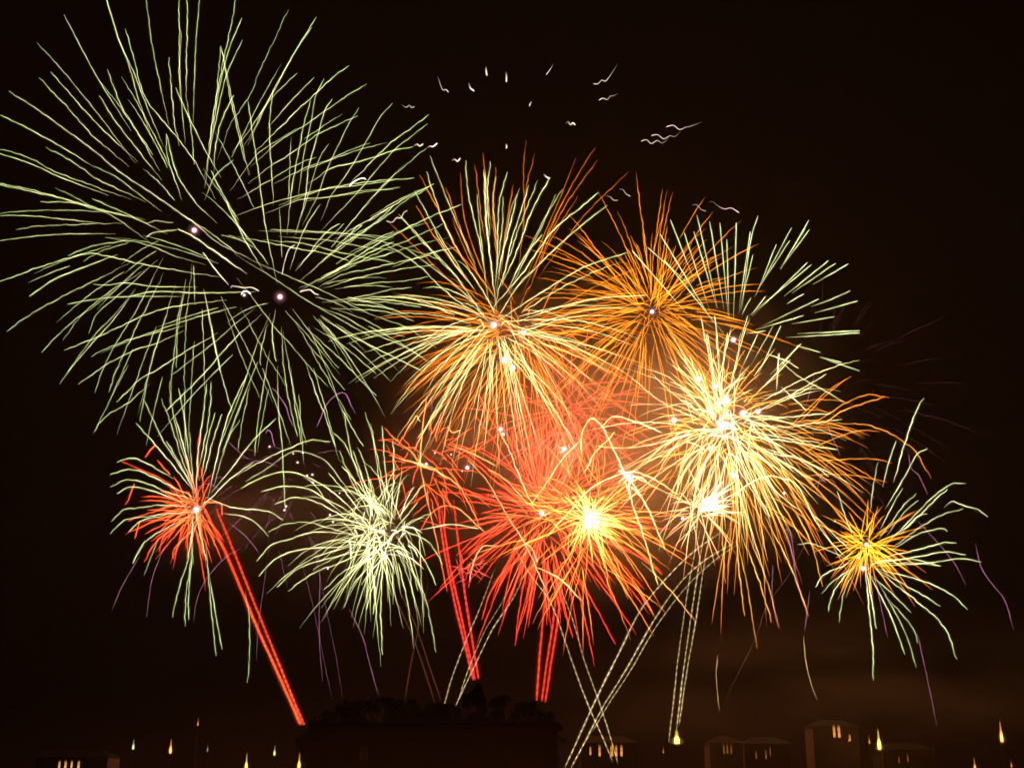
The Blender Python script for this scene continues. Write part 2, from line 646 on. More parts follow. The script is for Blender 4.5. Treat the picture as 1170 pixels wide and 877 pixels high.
house(852, 905, 849, 282, [(864, 862, 1.6, 9), (875, 861, 1.8, 11), (880, 858, 1.4, 10)], 'dark house with three scattered dim windows under the drifting sparks', M_WIN2)
house(932, 984, 829, 285, [(953, 835, 2.8, 14), (958.5, 835, 3.0, 14), (971, 842, 1.5, 8)], 'dark house with a bright pair of windows beside the orange lamp', M_WIN)
house(1010, 1070, 856, 284, [(1027, 867, 1.5, 8), (1037, 865, 1.5, 9)], 'dark house with two dim windows between the two lamps at right', M_WIN2)


def street_lamp(px, py, hpx, wpx, Y, colour, strength, label):
    c = P(px, py + hpx * .5, Y)
    hpx, wpx = hpx * .92, wpx * .85
    m_ = mpp(px, py, Y)
    g = ground_z(c.x, Y)
    o = empty('street_lamp', (c.x, Y, g))
    tag(o, label, 'street lamp', 'street lamps of the town')
    vs, fs = [], []
    zb = max(c.z - g, .6)
    lathe(vs, fs, (c.x, Y, g), [(.22, -.4), (.22, .3), (.1, .35), (.08, zb - .12), (.16, zb - .1), (.16, zb - .02), (.0, zb - .02)], 8)
    mesh_obj('pole', vs, fs, M_POLE, o)
    H, w = hpx * m_, wpx * m_ / 2
    vs, fs, gl = [], [], []
    prof = [(0, -.02, .6), (.7, .01, 1.8), (.85, .12, 2.4), (.8, .30, 2.0), (.6, .44, 1.1), (.36, .56, .5), (.3, .78, .25), (.2, 1.0, .08)]  # lit bulb below; the fading tail is a light smear built into the shape
    lathe(vs, fs, (c.x, Y, c.z), [(w * a, H * b_) for a, b_, _ in prof], 10)
    for _, _, k in prof: gl += [mulc(colour, strength * k * .8)] * 10
    mesh_obj('lantern_streak', vs, fs, SPARK, o, gl, smooth=True)
    vs, fs, gl = [], [], []
    for k, f in ((1.7, .06), (2.6, .025)):
        lathe(vs, fs, (c.x, Y, c.z), [(0, -.12 * H)] + [(w * k * a, H * (b_ * .9 - .02)) for a, b_, _ in prof[1:]], 10)
        gl += [mulc(colour, strength * f)] * 80
    mesh_obj('lamp_glow', vs, fs, SPARK, o, gl, smooth=True)
    lamp(o, (c.x, Y - .02, c.z + .2 * H), colour, 130 * strength, .15)


AMB, YEL, GRN = (1.0, .36, .06), (1.0, .62, .10), (.55, .62, .22)
for a in [
    (152, 849, 13, 3.2, 270, GRN, .55, 'greenish lamp at the far left of the town'),
    (194.5, 851, 18, 3.6, 268, AMB, .9, 'amber lamp right of the greenish one at far left'),
    (226, 823, 11, 2.0, 290, AMB, .25, 'small dim amber lamp highest on the left'),
    (237, 853, 10, 2.0, 275, GRN, .16, 'very dim green lamp right of the left amber lamp'),
    (281, 869, 22, 4.0, 255, YEL, .95, 'bright yellow lamp at the bottom edge left of the hall'),
    (313.5, 856, 13, 3.0, 272, GRN, .6, 'greenish lamp between the two bright lamps left of the hall'),
    (341.5, 868, 20, 4.0, 256, YEL, .95, 'bright yellow lamp at the left end of the hall'),
    (773.5, 840, 18, 8.5, 268, YEL, 1.6, 'wide yellow lamp at the foot of the steep pale comets'),
    (1005, 843, 25, 5.5, 272, YEL, 1.2, 'bright amber lamp in the middle right of the town'),
    (993.5, 843, 12, 2.0, 280, AMB, .3, 'dim amber lamp just left of the bright amber lamp'),
    (1145, 834, 26, 4.6, 274, AMB, 1.1, 'amber lamp at the far right of the town'),
    (1114.5, 872, 18, 3.4, 262, AMB, .6, 'low amber lamp at the bottom edge on the right'),
    (1156, 871, 10, 2.0, 266, AMB, .25, 'dim low lamp in the lower right corner'),
    (758, 855, 10, 2.0, 284, AMB, .16, 'very dim lamp left of the wide yellow lamp'),
    (970, 842, 10, 1.8, 281, AMB, .14, 'very dim lamp right of the paired house windows'),
]:
    street_lamp(*a)

# ------------------------------------------------------------------ colours of the sparks
GREEN_T = lin(148, 166, 103)
GREEN_I = lin(194, 193, 130)
PALE_T = lin(190, 200, 140)
PALE_I = lin(255, 240, 190)
ORANGE_T = lin(190, 92, 18)
ORANGE_I = lin(225, 120, 22)
RED_T = lin(235, 50, 34)
RED_I = lin(255, 84, 46)
GOLD_I = lin(255, 215, 90)
GOLD_T = lin(245, 140, 35)
WHITE = lin(255, 244, 205)
VIOLET = lin(138, 84, 112)
PINKW = lin(255, 225, 225)

# ------------------------------------------------------------------ the two big green shells, upper left
b = Burst('firework_burst', 222, 263, 300, 285, 'huge pale green burst filling the upper left corner of the sky')
A1 = path_px('''285,65 370,230 460,390 550,530; 165,190 300,340 430,500 560,670; 225,320 340,450 470,590 570,680; 175,345 300,480 420,610 530,705
0,512 120,570 250,640 380,720; 465,-30 520,150 570,280 610,420 660,570; 470,-20 530,180 590,310 640,440 700,585
558,128 595,260 640,420 700,510 780,600 860,710 915,805; 478,310 530,450 600,570 685,715; 443,425 520,550 600,650 690,765
648,-20 670,150 700,320 740,500; 753,255 762,400 780,560 790,610; 808,140 800,300 808,450 820,590; 797,-30 798,200 800,400
834,-30 832,200 828,400; 890,-30 872,200 863,430 862,490; 783,390 830,500 880,600 920,680 960,750; 985,205 965,400 940,600 920,770
1056,-25 1010,200 960,450 925,700; 1077,80 1020,220 975,400 945,600; 1080,178 1010,330 960,540 930,690; 985,210 1020,380 1060,560 1095,720
1042,425 990,530 960,640 955,730; 205,655 320,720 440,800 600,877; 415,738 520,790 600,850 690,920; -30,655 120,700 260,770 420,830 520,865
-30,675 140,730 270,790 430,850; -30,813 140,845 260,877 330,900; 245,835 330,877 400,915 500,960 640,1060
740,600 745,700 780,800 800,860; 742,595 775,740 800,800 870,900 930,960
940,760 1000,880 1050,960; 1040,712 960,780 920,870''', 0, 0, Z3)
C1 = path_px('''-20,40 150,75 300,110 420,150 580,185; 180,118 330,125 460,155 590,190; 410,105 500,145 600,190 710,245; -20,179 150,183 300,198 420,212
70,243 200,225 350,220 500,215; -10,293 130,275 300,262 460,262; 300,360 400,320 500,300 580,292 680,320 780,360 850,380
370,385 440,345 580,295; -20,480 150,420 300,370 400,350 520,370 700,410 880,438; 130,540 250,460 400,400 480,370
30,697 150,610 300,530 420,470 520,420; 185,790 280,690 400,590 500,510 600,450; 280,735 350,640 450,560 560,470; 395,705 430,620 520,540 600,470 665,410
415,485 480,490 560,480 680,495 830,498; 300,575 380,560 480,545 600,540 760,540; 575,540 700,518 900,525 1080,520
285,780 400,735 520,680 680,610 800,580 930,565; 405,805 500,760 640,715 780,680; 300,877 400,760 500,650 570,555
465,277 520,285 560,297; 983,877 950,720 915,545''', 0, 200, Z3)
E1 = path_px('''105,460 210,310 350,120 470,0 560,-110; 340,520 400,350 480,190 600,0 750,-290; 435,515 500,330 580,160 660,0 760,-200; 640,710 680,500 730,270 800,60 850,-110
885,350 890,170 910,0 940,-180; 945,580 940,300 955,0 980,-250; 845,620 855,400 880,170 900,0 930,-150
230,460 330,390 420,330 540,265 650,215 750,190 860,140; 485,580 560,510 640,430 760,360 870,290 960,235 1090,160; 335,780 410,680 540,600 670,490''', 50, 360, Z2)
b.traced(A1 + C1 + E1, GREEN_T, GREEN_I, width=.92)
b.traced(path_px('10,104 51,131 103,169 139,198 187,230 227,259 247,276 274,290; 203,261 221,270 242,285 262,299 274,307; 232,288 244,305 258,322', 0, 0, 1), GREEN_I, PALE_I, width=1.05)
b.traced(path_px('650,215 690,205 760,212; 650,275 690,255 775,245', 0, 200, Z3), GREEN_I, GREEN_I, width=1.1, fade_in=.2)
b.shells(30, .8, 1.0, (.3, .7), (.85, 1.0), GREEN_I, lin(125, 140, 90), width=.8, sag=.1, amp=.8)
b.core(2.8, (9, 7.5, 7.8), 1500, (1, .55, .35))
b.finish()

b = Burst('firework_burst', 330, 338, 312, 235, 'wide pale green burst with red tinged white core, overlapping the huge one')
B1 = path_px('''310,45 250,170 190,300 140,420 60,540 20,640; 435,75 370,180 290,320 220,450 150,560 105,620; 415,122 350,215 280,335 212,465 155,590
350,325 290,380 210,470 160,570 130,620; 425,345 340,430 270,510 235,550; 580,292 500,350 430,420 350,490 270,570 200,640
660,375 580,420 480,490 380,560 280,620 190,700; 620,515 540,550 440,600 340,670 230,740 180,780; 348,572 270,620 220,650 160,700 75,815
675,638 590,665 480,715 380,750 280,800; 435,700 350,730 250,790 120,865; 865,655 780,670 640,715 500,750 440,790
775,460 720,520 650,640 580,760 500,870 480,920; 935,510 870,560 800,610 720,680 610,790; 930,550 840,620 790,660 700,760 600,877 500,980; 925,660 850,720 780,780 690,877 640,930
625,480 580,550 530,650 480,760 440,870 400,950; 505,440 470,500 440,600 400,750 385,877 360,980; 470,350 430,430 410,550 380,680 360,830; 410,450 380,550 350,700 320,877 310,980
490,640 450,700 420,790 395,877 350,1010; 245,395 232,480 225,600 235,750 240,860; 130,450 145,560 170,720 190,877 215,1050 242,1177; 10,205 40,380 75,540 100,660 120,720
870,795 700,805 560,825 440,850 330,890; 808,835 650,855 530,870 420,890; 960,820 800,900 700,960 560,1040; 935,830 820,880 700,950''', 250, 0, Z3)
F2 = path_px('1169,620 950,650 700,680 540,720 350,770 185,830; 1169,680 950,690 750,730 540,750 390,810', 250, 100, Z2)
F3 = path_px('''1169,245 1000,225 800,215 600,205 360,200; 1169,330 950,300 720,260 480,240; 1169,410 960,370 760,330 560,280 390,265; 870,400 720,350 560,320 400,290 200,250
50,0 110,130 180,270 270,415; 90,90 150,190 200,260; 680,20 620,100 560,210 520,320 490,410; 810,150 740,190 660,270 620,330 540,430
840,150 740,240 660,300 560,400; 960,160 880,220 800,290; 1169,30 1060,130 950,210 800,310 600,480; 1169,60 1000,180 850,290 740,370
1169,200 1060,250 960,300 900,330; 1169,270 1050,320 900,400 760,470; 1169,340 1030,380 880,420 740,490 600,550
1030,910 760,760 620,680 480,590 330,490 200,410; 1000,745 880,690 700,600 560,540 440,490 330,440; 1169,720 1030,700 880,680''', 250, 230, Z2)
D3 = path_px('''1000,330 880,370 700,410 560,440 500,470; 960,400 800,420 650,450 510,490; 940,450 830,470 700,480 560,500; 860,500 760,510 640,540 500,560
900,590 780,570 640,560 530,565; 870,650 760,610 640,600 540,595; 830,720 740,690 640,640 530,600; 930,830 820,760 680,700 560,630 480,600
900,870 800,820 700,770 600,720 500,660; 970,770 860,690 760,650 650,610; 1000,380 850,330 700,290 560,270; 1080,130 980,170 830,240 700,310 560,400 440,470
1000,220 860,280 720,340 600,400 500,450; 930,60 820,120 740,190 600,270 510,340; 1060,320 930,350 800,400''', 250, 200, Z3)
F6 = path_px('''850,480 700,320 600,200 500,90 430,0 300,-170; 920,355 860,290 780,180 700,80 640,0; 960,500 890,420 830,320 770,260 740,220; 1000,700 930,580 840,420 770,300 700,160 640,70
1169,540 1060,430 960,320 860,230 760,140; 1169,390 1040,280 900,170 800,110; 500,310 480,210 475,100 490,0; 395,335 395,240 420,150 440,80
120,877 200,680 270,500 330,320 380,170 420,80; 140,920 220,720 290,530; 245,900 280,680 320,480; 355,940 380,700 410,500 445,310
560,1300 540,877 520,700 510,440; 640,810 600,640 570,480 545,300 540,150; 700,860 650,650 610,480 580,300 560,190; 670,870 630,620 600,400
890,877 830,680 760,500 710,360; 1080,877 1000,740 940,620; 390,550 310,370 240,200 170,0; 205,640 150,450 100,260 50,0; 570,480 470,320 380,170 290,0
-200,400 0,250 100,170 200,80 300,0; -240,640 0,410 110,280 220,160 330,60''', 230, 360, Z2)
b.traced(B1 + F2 + F3 + D3 + F6, GREEN_T, GREEN_I, width=.9)
b.shells(34, .7, 1.0, (.25, .6), (.85, 1.0), GREEN_I, lin(125, 140, 90), width=.8, sag=.1, amp=.8)
b.core(2.8, (9, 7.8, 7.8), 1500, (1, .55, .35), off=(-10, 1))
b.finish()

# ------------------------------------------------------------------ the shells in the middle of the upper row
E6T = '''200,70 270,250 350,440 400,560; 185,140 250,340 330,500; 130,225 210,370 300,520 380,640; 60,330 190,470 310,600 430,770; 75,345 200,490 320,610; 360,90 370,240 420,450 450,640
410,240 420,380 440,540; 440,130 445,300 460,460 490,700; 445,140 450,320 470,560; 470,95 455,240 465,400; 495,160 480,280 500,500 490,640; 545,140 510,270 500,480
525,250 520,400 500,560; 600,215 560,310 530,470 500,640; 590,240 550,400 510,560; 680,180 630,300 580,440 520,620 490,740; 735,165 660,300 600,460 540,600; 790,220 720,330 650,470 570,640
760,240 700,380 620,540; 950,235 860,310 750,400 620,580 520,700; 990,290 850,400 720,520 600,640; 1080,500 900,560 740,650 540,780; 1169,690 1000,700 820,730 640,790; 700,420 620,520 560,640
0,460 150,560 300,700 440,790; 90,480 200,560 330,660 430,760; 220,400 300,540 380,640; 640,200 600,330 560,460 530,600'''
b = Burst('firework_burst', 566, 372, 322, 200, 'pale yellow green burst in the centre top, streaked through with orange')
b.traced(path_px(E6T, 440, 160, Z3), lin(165, 170, 105), lin(235, 225, 150), width=1.15, vary=.4)
b.shells(85, .75, 1.0, (.08, .3), (.85, 1.0), lin(250, 226, 150), lin(150, 165, 100), width=1.0, sag=.16, jit=12, accept=lambda d: d.z < .35)
b.core(3.6, (9, 8, 7), 8500, (1, .42, .11), off=(-2, -1))
b.finish()

b = Burst('firework_burst', 592, 382, 330, 205, 'dull orange burst behind the pale yellow green one in the centre')
E6O = '''155,155 230,300 330,500 420,650; 140,290 220,430 340,590; 335,145 350,330 400,500 460,640; 400,110 420,280 440,420; 435,55 450,200 470,360; 495,120 480,330 500,520
570,200 540,380 520,560; 628,0 615,150 620,320 600,520; 668,60 630,200 620,360; 850,80 790,230 730,370 650,560; 935,35 860,150 780,300 700,480 640,620; 945,90 850,220 760,370 680,560
1085,140 960,260 850,380 720,560; 270,210 330,380 390,520; 300,350 360,500 440,640; 800,260 730,400 670,560; 860,250 740,440 650,640; 20,370 160,500 300,640 430,740'''
b.traced(path_px(E6O, 440, 160, Z3), lin(150, 70, 15), lin(215, 115, 30), width=1.15, fade_tip=.3, vary=.35)
b.shells(170, .6, 1.0, (.1, .35), (.8, 1.0), lin(225, 120, 25), lin(165, 75, 14), width=1.0, sag=.16, jit=16, accept=lambda d: d.z < .5)
b.core(2.6, (8, 7, 6.5), 2600, (1, .5, .2), off=(6, -2))
b.finish()

b = Burst('firework_burst', 745, 356, 335, 188, 'bright orange burst right of centre, a small white core in it')
b.shells(245, .5, 1.05, (.05, .55), (.75, 1.0), lin(240, 140, 30), lin(185, 92, 16), width=.95, sag=.12, amp=.8)
b.core(2.4, (8, 7, 6), 4500, (1, .42, .1))
b.finish()

G8 = '''640,228 610,330 580,560; 610,290 570,560; 772,275 640,520; 825,280 735,420; 842,282 740,420; 712,340 640,520; 765,325 650,500; 835,412 640,600; 850,420 630,600; 917,405 760,530
945,415 790,520; 995,417 870,490; 820,535 760,570; 1003,523 920,560 860,580; 1032,563 880,605; 880,555 680,650; 820,620 650,670; 940,625 790,650; 1040,680 820,690; 1040,688 780,705
885,765 800,740; 970,805 890,785; 1040,838 900,790; 555,255 545,590; 490,255 520,590; 450,250 500,560; 517,320 525,600; 400,225 470,540; 388,290 470,560; 350,295 440,570; 295,243 380,460
255,300 440,610; 145,365 340,590; 270,400 480,660; 205,352 350,480; 620,380 570,590; 612,550 580,610; 670,545 620,610; 840,245 740,420; 600,620 570,720; 640,690 570,840; 700,660 620,800; 730,660 640,850
470,620 490,800; 435,690 460,840; 810,730 700,840; 800,735 690,870; 720,770 720,840; 670,680 600,690'''
b = Burst('firework_burst', 838, 388, 318, 150, 'pale green burst of straight dashes in the upper right')
b.traced(path_px(G8, 680, 180, 340 / 1169), lin(200, 212, 150), lin(205, 205, 130), width=1.05, amp=.35, fade_in=.6, vary=.2)
b.core(2.6, (9, 7.8, 7), 2600, (1, .6, .4))
b.finish()

# ------------------------------------------------------------------ the blazing shells on the right
b = Burst('firework_burst', 826, 486, 318, 150, 'dense blazing yellow white burst, the brightest on the right')
b.shells(100, .55, 1.1, (.05, .5), (.7, 1.0), lin(245, 226, 160), lin(205, 192, 122), width=.9, sag=.16, amp=.8, vary=.45, jit=18)
b.shells(46, .7, 1.15, (.1, .5), (.75, 1.0), lin(245, 215, 150), lin(225, 180, 110), width=.9, sag=.25, amp=.8, jit=20, accept=lambda d: d.z < -.3)
b.shells(95, .5, 1.0, (.05, .5), (.7, 1.0), lin(255, 190, 75), lin(230, 140, 45), width=.95, sag=.2, amp=.8, vary=.4, jit=22)
b.shells(40, .12, .45, (.03, .3), (.7, 1.0), lin(255, 248, 205), lin(255, 225, 140), width=1.5, sag=.1, amp=.8, jit=24)
H4 = '''530,385 430,290 330,200 200,150; 820,90 815,140 808,240; 1110,310 990,240 900,190 830,130; 940,345 880,290 840,250; 905,160 860,130 780,100; 870,120 800,190 740,250; 1030,185 900,260 720,350 590,410
1080,520 960,500 840,480 680,460; 1100,385 980,400 850,420 640,400; 1050,360 900,370 720,390; 1000,490 860,470 700,440; 970,660 880,600 780,540; 920,800 800,700 680,560; 980,840 900,680 840,650 760,640 660,690 560,780
440,730 500,560 570,430; 360,720 400,570 540,470; 480,720 520,600 580,480; 640,730 610,600 590,480; 780,820 700,680 620,520; 880,590 800,500 700,440; 1040,640 920,560 800,540 680,500
590,0 570,140 560,330; 650,0 620,160 580,330; 540,0 550,160 560,330; 500,0 530,200 555,380; 460,160 500,280 540,400; 420,100 480,260 550,420; 250,180 380,300 520,390; 150,190 300,310 500,400'''
b.traced(path_px(H4, 680, 380, Z3), lin(225, 208, 135), lin(250, 232, 170), width=1.15, vary=.35)
b.core(6.0, (5, 4.4, 2.8), 17000, (1, .42, .11))
b.finish()

b = Burst('firework_burst', 845, 500, 326, 190, 'orange willow burst drooping to the right below the blazing one')
b.shells(85, .6, 1.0, (.25, .6), (.8, 1.0), lin(235, 165, 65), lin(185, 92, 24), width=.9, jit=18, sag=.30, amp=.8, accept=lambda d: d.x > -.35 and d.z < .45)
J5 = '''570,95 480,80 400,105 310,160 190,230; 550,90 450,120 370,150 260,220; 530,245 440,240 340,270 200,330; 580,385 480,365 340,370 200,380; 560,470 450,445 320,435 200,440
755,455 720,390 680,325 600,270 520,230 440,210 340,210; 260,690 180,620 90,560 0,520; 210,740 130,650 50,590 -30,560; 320,850 230,750 130,660 40,600; 400,0 300,60 200,150 110,240; 380,10 280,90 170,200'''
b.traced(path_px(J5, 870, 430, Z3), lin(195, 100, 30), lin(230, 150, 60), width=1.05, fade_tip=.3)
b.traced(path_px('340,490 310,300 280,160; 410,430 370,280 310,130; 385,410 350,290 300,160; 500,390 450,250 380,110; 150,410 80,320 0,240; 300,390 280,200 275,90; 240,290 235,180 230,60; 545,300 510,170 460,60', 740, 560, 430 / 1170), lin(205, 120, 45), lin(240, 185, 90), width=1.05, fade_tip=.25)
b.finish()

b = Burst('firework_burst', 800, 582, 310, 60, 'white hot fan shaped burst low in the blazing cluster')
b.shells(34, .4, 1.0, (.02, .1), (.8, 1.0), lin(255, 246, 210), lin(255, 225, 170), width=1.0, sag=.05, amp=.3, jit=5, accept=lambda d: d.normalized().dot(Vector((.82, 0, .57))) > .86)
b.shells(40, .4, 1.3, (.05, .2), (.8, 1.0), lin(255, 220, 150), lin(240, 150, 90), width=.9, sag=.2, amp=.6)
b.core(3.0, (4, 3.2, 2.2), 8000, (1, .45, .14), off=(12, -3))
b.finish()

b = Burst('firework_burst', 718, 545, 306, 90, 'small white burst with long curling gold arms above the golden core')
b.shells(9, .1, .3, (.02, .1), (.8, 1.0), lin(255, 250, 220), lin(255, 220, 150), width=1.5, sag=.1)
b.traced(path_px('''720,280 720,180 760,110 800,130 830,180 900,330; 560,640 650,540 760,420 880,360 920,350; 780,230 870,240 1000,230 1169,190; 810,140 860,100 920,110 1050,160
500,480 560,400 640,280 690,230; 870,170 830,210 780,260 740,330; 1150,450 1060,390 980,350 920,350; 1090,690 1020,520 960,420 910,350; 1060,850 990,620 930,440; 1169,470 1080,430 960,370''', 480, 450, Z3), lin(250, 190, 90), lin(255, 238, 180), width=1.35, fade_in=.1)
b.core(3.2, (6, 5.6, 4.6), 6000, (1, .45, .16))
b.finish()

b = Burst('firework_burst', 675, 594, 304, 105, 'golden burst with a large glaring yellow core above the red comets')
b.shells(95, .25, .5, (.03, .1), (.75, 1.0), lin(255, 240, 130), lin(255, 190, 60), width=1.3, sag=.05, amp=.4)
b.shells(130, .6, 1.5, (.1, .5), (.8, 1.0), lin(255, 170, 60), lin(240, 100, 38), width=1.0, sag=.15, jit=20)
b.core(8.0, (3.2, 2.8, 1.3), 10000, (1, .4, .1))
b.finish()

b = Burst('firework_burst', 621, 586, 300, 165, 'large red burst in the middle of the lower row')
b.shells(190, .55, 1.05, (.1, .55), (.75, 1.0), RED_I, RED_T, width=1.25, sag=.1, amp=.6, jit=16)
K7 = '''240,90 330,210 430,360 500,470; 100,220 220,290 340,390 480,500; 260,0 320,120 350,160; 400,-60 430,120 470,280 520,450; 440,-40 470,160 500,330 530,470; 470,-20 490,150 520,320; 540,-40 550,200 540,420
0,560 160,600 300,570 460,540; 160,720 260,630 380,580 480,550; 320,870 400,730 480,600; 450,880 500,720 530,600; 700,100 650,260 600,420; 720,180 660,340 600,460; 640,60 600,260 560,440; 580,90 570,270 550,420
1000,870 880,740 760,660 640,600; 960,860 820,720 700,640; 1080,800 940,700 800,640 650,590; 880,300 760,420 640,520; 200,440 330,480 460,500'''
b.traced(path_px(K7, 480, 450, Z3), RED_T, lin(255, 80, 40), width=1.5, fade_tip=.15)
b.traced(path_px('445,300 480,190 550,80; 575,400 590,270 610,150; 965,395 890,250 800,90; 975,240 900,120 820,30; 800,370 760,240 730,100; 700,320 690,180 680,60; 620,290 640,170 650,80', 420, 620, 340 / 1160), RED_T, lin(255, 70, 35), width=1.3, fade_tip=.3)
b.traced(path_px('210,290 300,390 400,560 480,690 550,850; 350,150 400,260 440,360 490,470; 300,330 380,380 460,470; 520,770 620,820 700,900; 220,830 240,740 280,680 330,675; 470,660 500,690 520,740', 480, 450, Z3), lin(255, 150, 70), lin(255, 215, 150), width=1.2, fade_in=.2)
b.core(2.8, (8, 6.5, 6), 19000, (1, .13, .075), off=(-2, 0))
b.finish()

b = Burst('firework_burst', 650, 470, 330, 110, 'faint red burst behind the lower edge of the orange burst')
b.shells(150, .5, 1.2, (.1, .5), (.7, 1.0), lin(245, 72, 52), lin(210, 52, 42), width=1.05, sag=.1, amp=.5, jit=22)
b.core(2.8, (8, 6.5, 6.5), 12000, (1, .16, .10), off=(-6, 43))
b.finish()

b = Burst('firework_burst', 487, 530, 302, 78, 'small red orange burst between the pale green burst and the large red one')
b.shells(60, .5, 1.15, (.1, .5), (.75, 1.0), lin(255, 110, 45), lin(240, 55, 28), width=1.0, sag=.15, amp=1.3, jit=26)
b.traced(path_px('''620,150 680,210 740,260 780,310; 810,10 790,150 780,290; 910,20 850,90 780,180; 640,270 700,290 780,310; 900,220 1000,260 1100,310; 900,380 840,330 780,315; 1050,600 960,420 860,350 790,320; 680,230 760,100 770,110
780,610 820,540 880,500 950,510 1040,590; 900,880 850,640 800,420 780,320; 820,160 830,100 870,60; 900,140 920,170 950,165''', 280, 450, Z3), lin(255, 70, 32), lin(255, 190, 110), width=1.3, fade_in=.1)
b.core(2.0, (3, 2, 1.4), 6000, (1, .2, .09))
b.finish()

# ------------------------------------------------------------------ the shells of the lower row at left and right
b = Burst('firework_burst', 437, 607, 306, 145, 'pale green drooping burst in the lower row, white at its heart')
L2 = '''50,745 120,670 200,645 300,615 450,620; 60,810 140,730 260,690 420,680; 140,860 230,780 340,740 500,700; 190,877 300,800 420,750 560,690; 100,615 180,580 280,570 420,610 560,650; 130,490 240,460 360,500 500,590
-20,420 80,370 190,345 300,380 420,460 540,580; 0,390 100,330 200,260 270,260 360,300 440,400 520,500; 70,435 180,410 300,430 420,520; 380,215 300,205 220,230 130,270 0,340; 440,80 470,250 520,400 570,540
535,80 570,200 610,380 640,540; 610,140 620,280 640,480; 560,130 590,330 620,500; 390,170 440,220 500,330 560,450; 430,320 500,400 560,480 600,560; 660,200 660,400 650,560; 700,330 680,450 650,570; 800,400 740,470 690,540
770,480 720,540 670,600; 830,530 760,560 700,600; 880,760 820,660 740,620 690,600; 1040,600 920,580 800,600; 770,877 740,760 690,650; 850,850 800,740 720,640; 720,780 690,720 630,710; 610,1160 605,950 612,720
570,980 590,850 610,720; 540,960 570,850 605,720; 420,250 470,380 540,500; 480,250 540,420 600,540; 370,350 440,430 520,530; 440,950 480,850 560,760; 350,870 440,790 560,730; 300,780 420,720 550,690; 850,1150 800,900 700,720'''
b.traced(path_px(L2, 280, 450, Z3), lin(158, 172, 100), lin(228, 218, 160), width=1.1, vary=.4)
b.shells(110, .45, .98, (.05, .3), (.75, 1.0), lin(222, 212, 150), lin(142, 158, 92), width=.95, sag=.28, jit=26, accept=lambda d: d.x < .45)
b.shells(22, .15, .42, (.05, .3), (.8, 1.0), lin(255, 246, 205), lin(235, 228, 165), width=1.25, sag=.1, jit=28)
b.core(2.6, (3.5, 3.2, 2.4), 4500, (1, .7, .3))
b.finish()

b = Burst('firework_burst', 222, 580, 303, 125, 'green burst with curled tips in the lower left')
M1 = '''100,475 160,455 230,460 320,500 440,560; 100,530 170,500 250,510 350,550 450,580; 130,560 190,530 280,545 400,590; 105,685 160,635 240,620 340,610 440,620; 100,740 160,680 250,665 350,650 450,640; 180,730 240,680 330,660
200,870 250,780 340,720 430,670; 215,245 290,330 370,420 440,510; 250,140 330,310 400,420 460,520; 330,135 370,250 420,400 470,540; 365,60 375,170 400,290 450,450; 405,90 430,220 450,380; 530,70 510,250 490,400 485,520
550,60 540,230 500,420; 570,200 540,300 510,460; 600,205 560,320 520,470; 715,20 640,180 590,340 550,520; 680,230 620,330 570,500; 840,225 740,320 640,450 580,520; 390,215 430,360 470,510; 350,325 400,410 450,500; 455,285 460,400 475,530
740,420 640,490 560,570 500,620; 870,680 820,645 740,630 640,620 560,590; 805,750 750,690 690,660 620,650; 130,420 200,400 270,430 360,480; 440,877 460,780 470,680; 470,877 465,780 468,690; 530,860 480,640'''
b.traced(path_px(M1, 100, 420, Z3), lin(150, 168, 100), lin(235, 225, 170), width=1.1)
b.traced(path_px('330,290 350,200 395,60; 380,325 385,200 405,50; 395,300 395,180 410,30; 500,440 485,280 470,120 465,40; 525,415 500,280 475,130; 622,545 632,440 630,300 620,220; 220,125 270,0; 175,80 220,0', 100, 620, 340 / 1160), lin(140, 160, 100), lin(170, 180, 125), width=1.0, fade_tip=.2)
b.finish()
b = Burst('firework_burst', 224, 582, 305, 80, 'red burst at the head of the long red comet in the lower left')
b.shells(70, .5, 1.0, (.08, .3), (.75, 1.0), lin(255, 110, 50), lin(245, 55, 28), width=1.2, sag=.14, amp=1.0, accept=lambda d: d.x < .55)
b.traced(path_px('150,415 230,450 320,490 400,540; 255,400 295,350; 310,410 360,470; 165,610 190,570 205,525; 180,680 260,650 370,620 440,610; 210,760 230,690; 250,865 310,770 400,700 460,650; 380,850 390,800 470,720; 500,290 490,400 495,480; 440,390 455,480 470,560; 600,660 590,600 520,600; 320,820 340,750 420,690', 100, 420, Z3), lin(250, 50, 28), lin(255, 110, 60), width=1.4, fade_in=.2)
b.core(4.2, (3, 2, 1.4), 5000, (1, .3, .15))
b.finish()

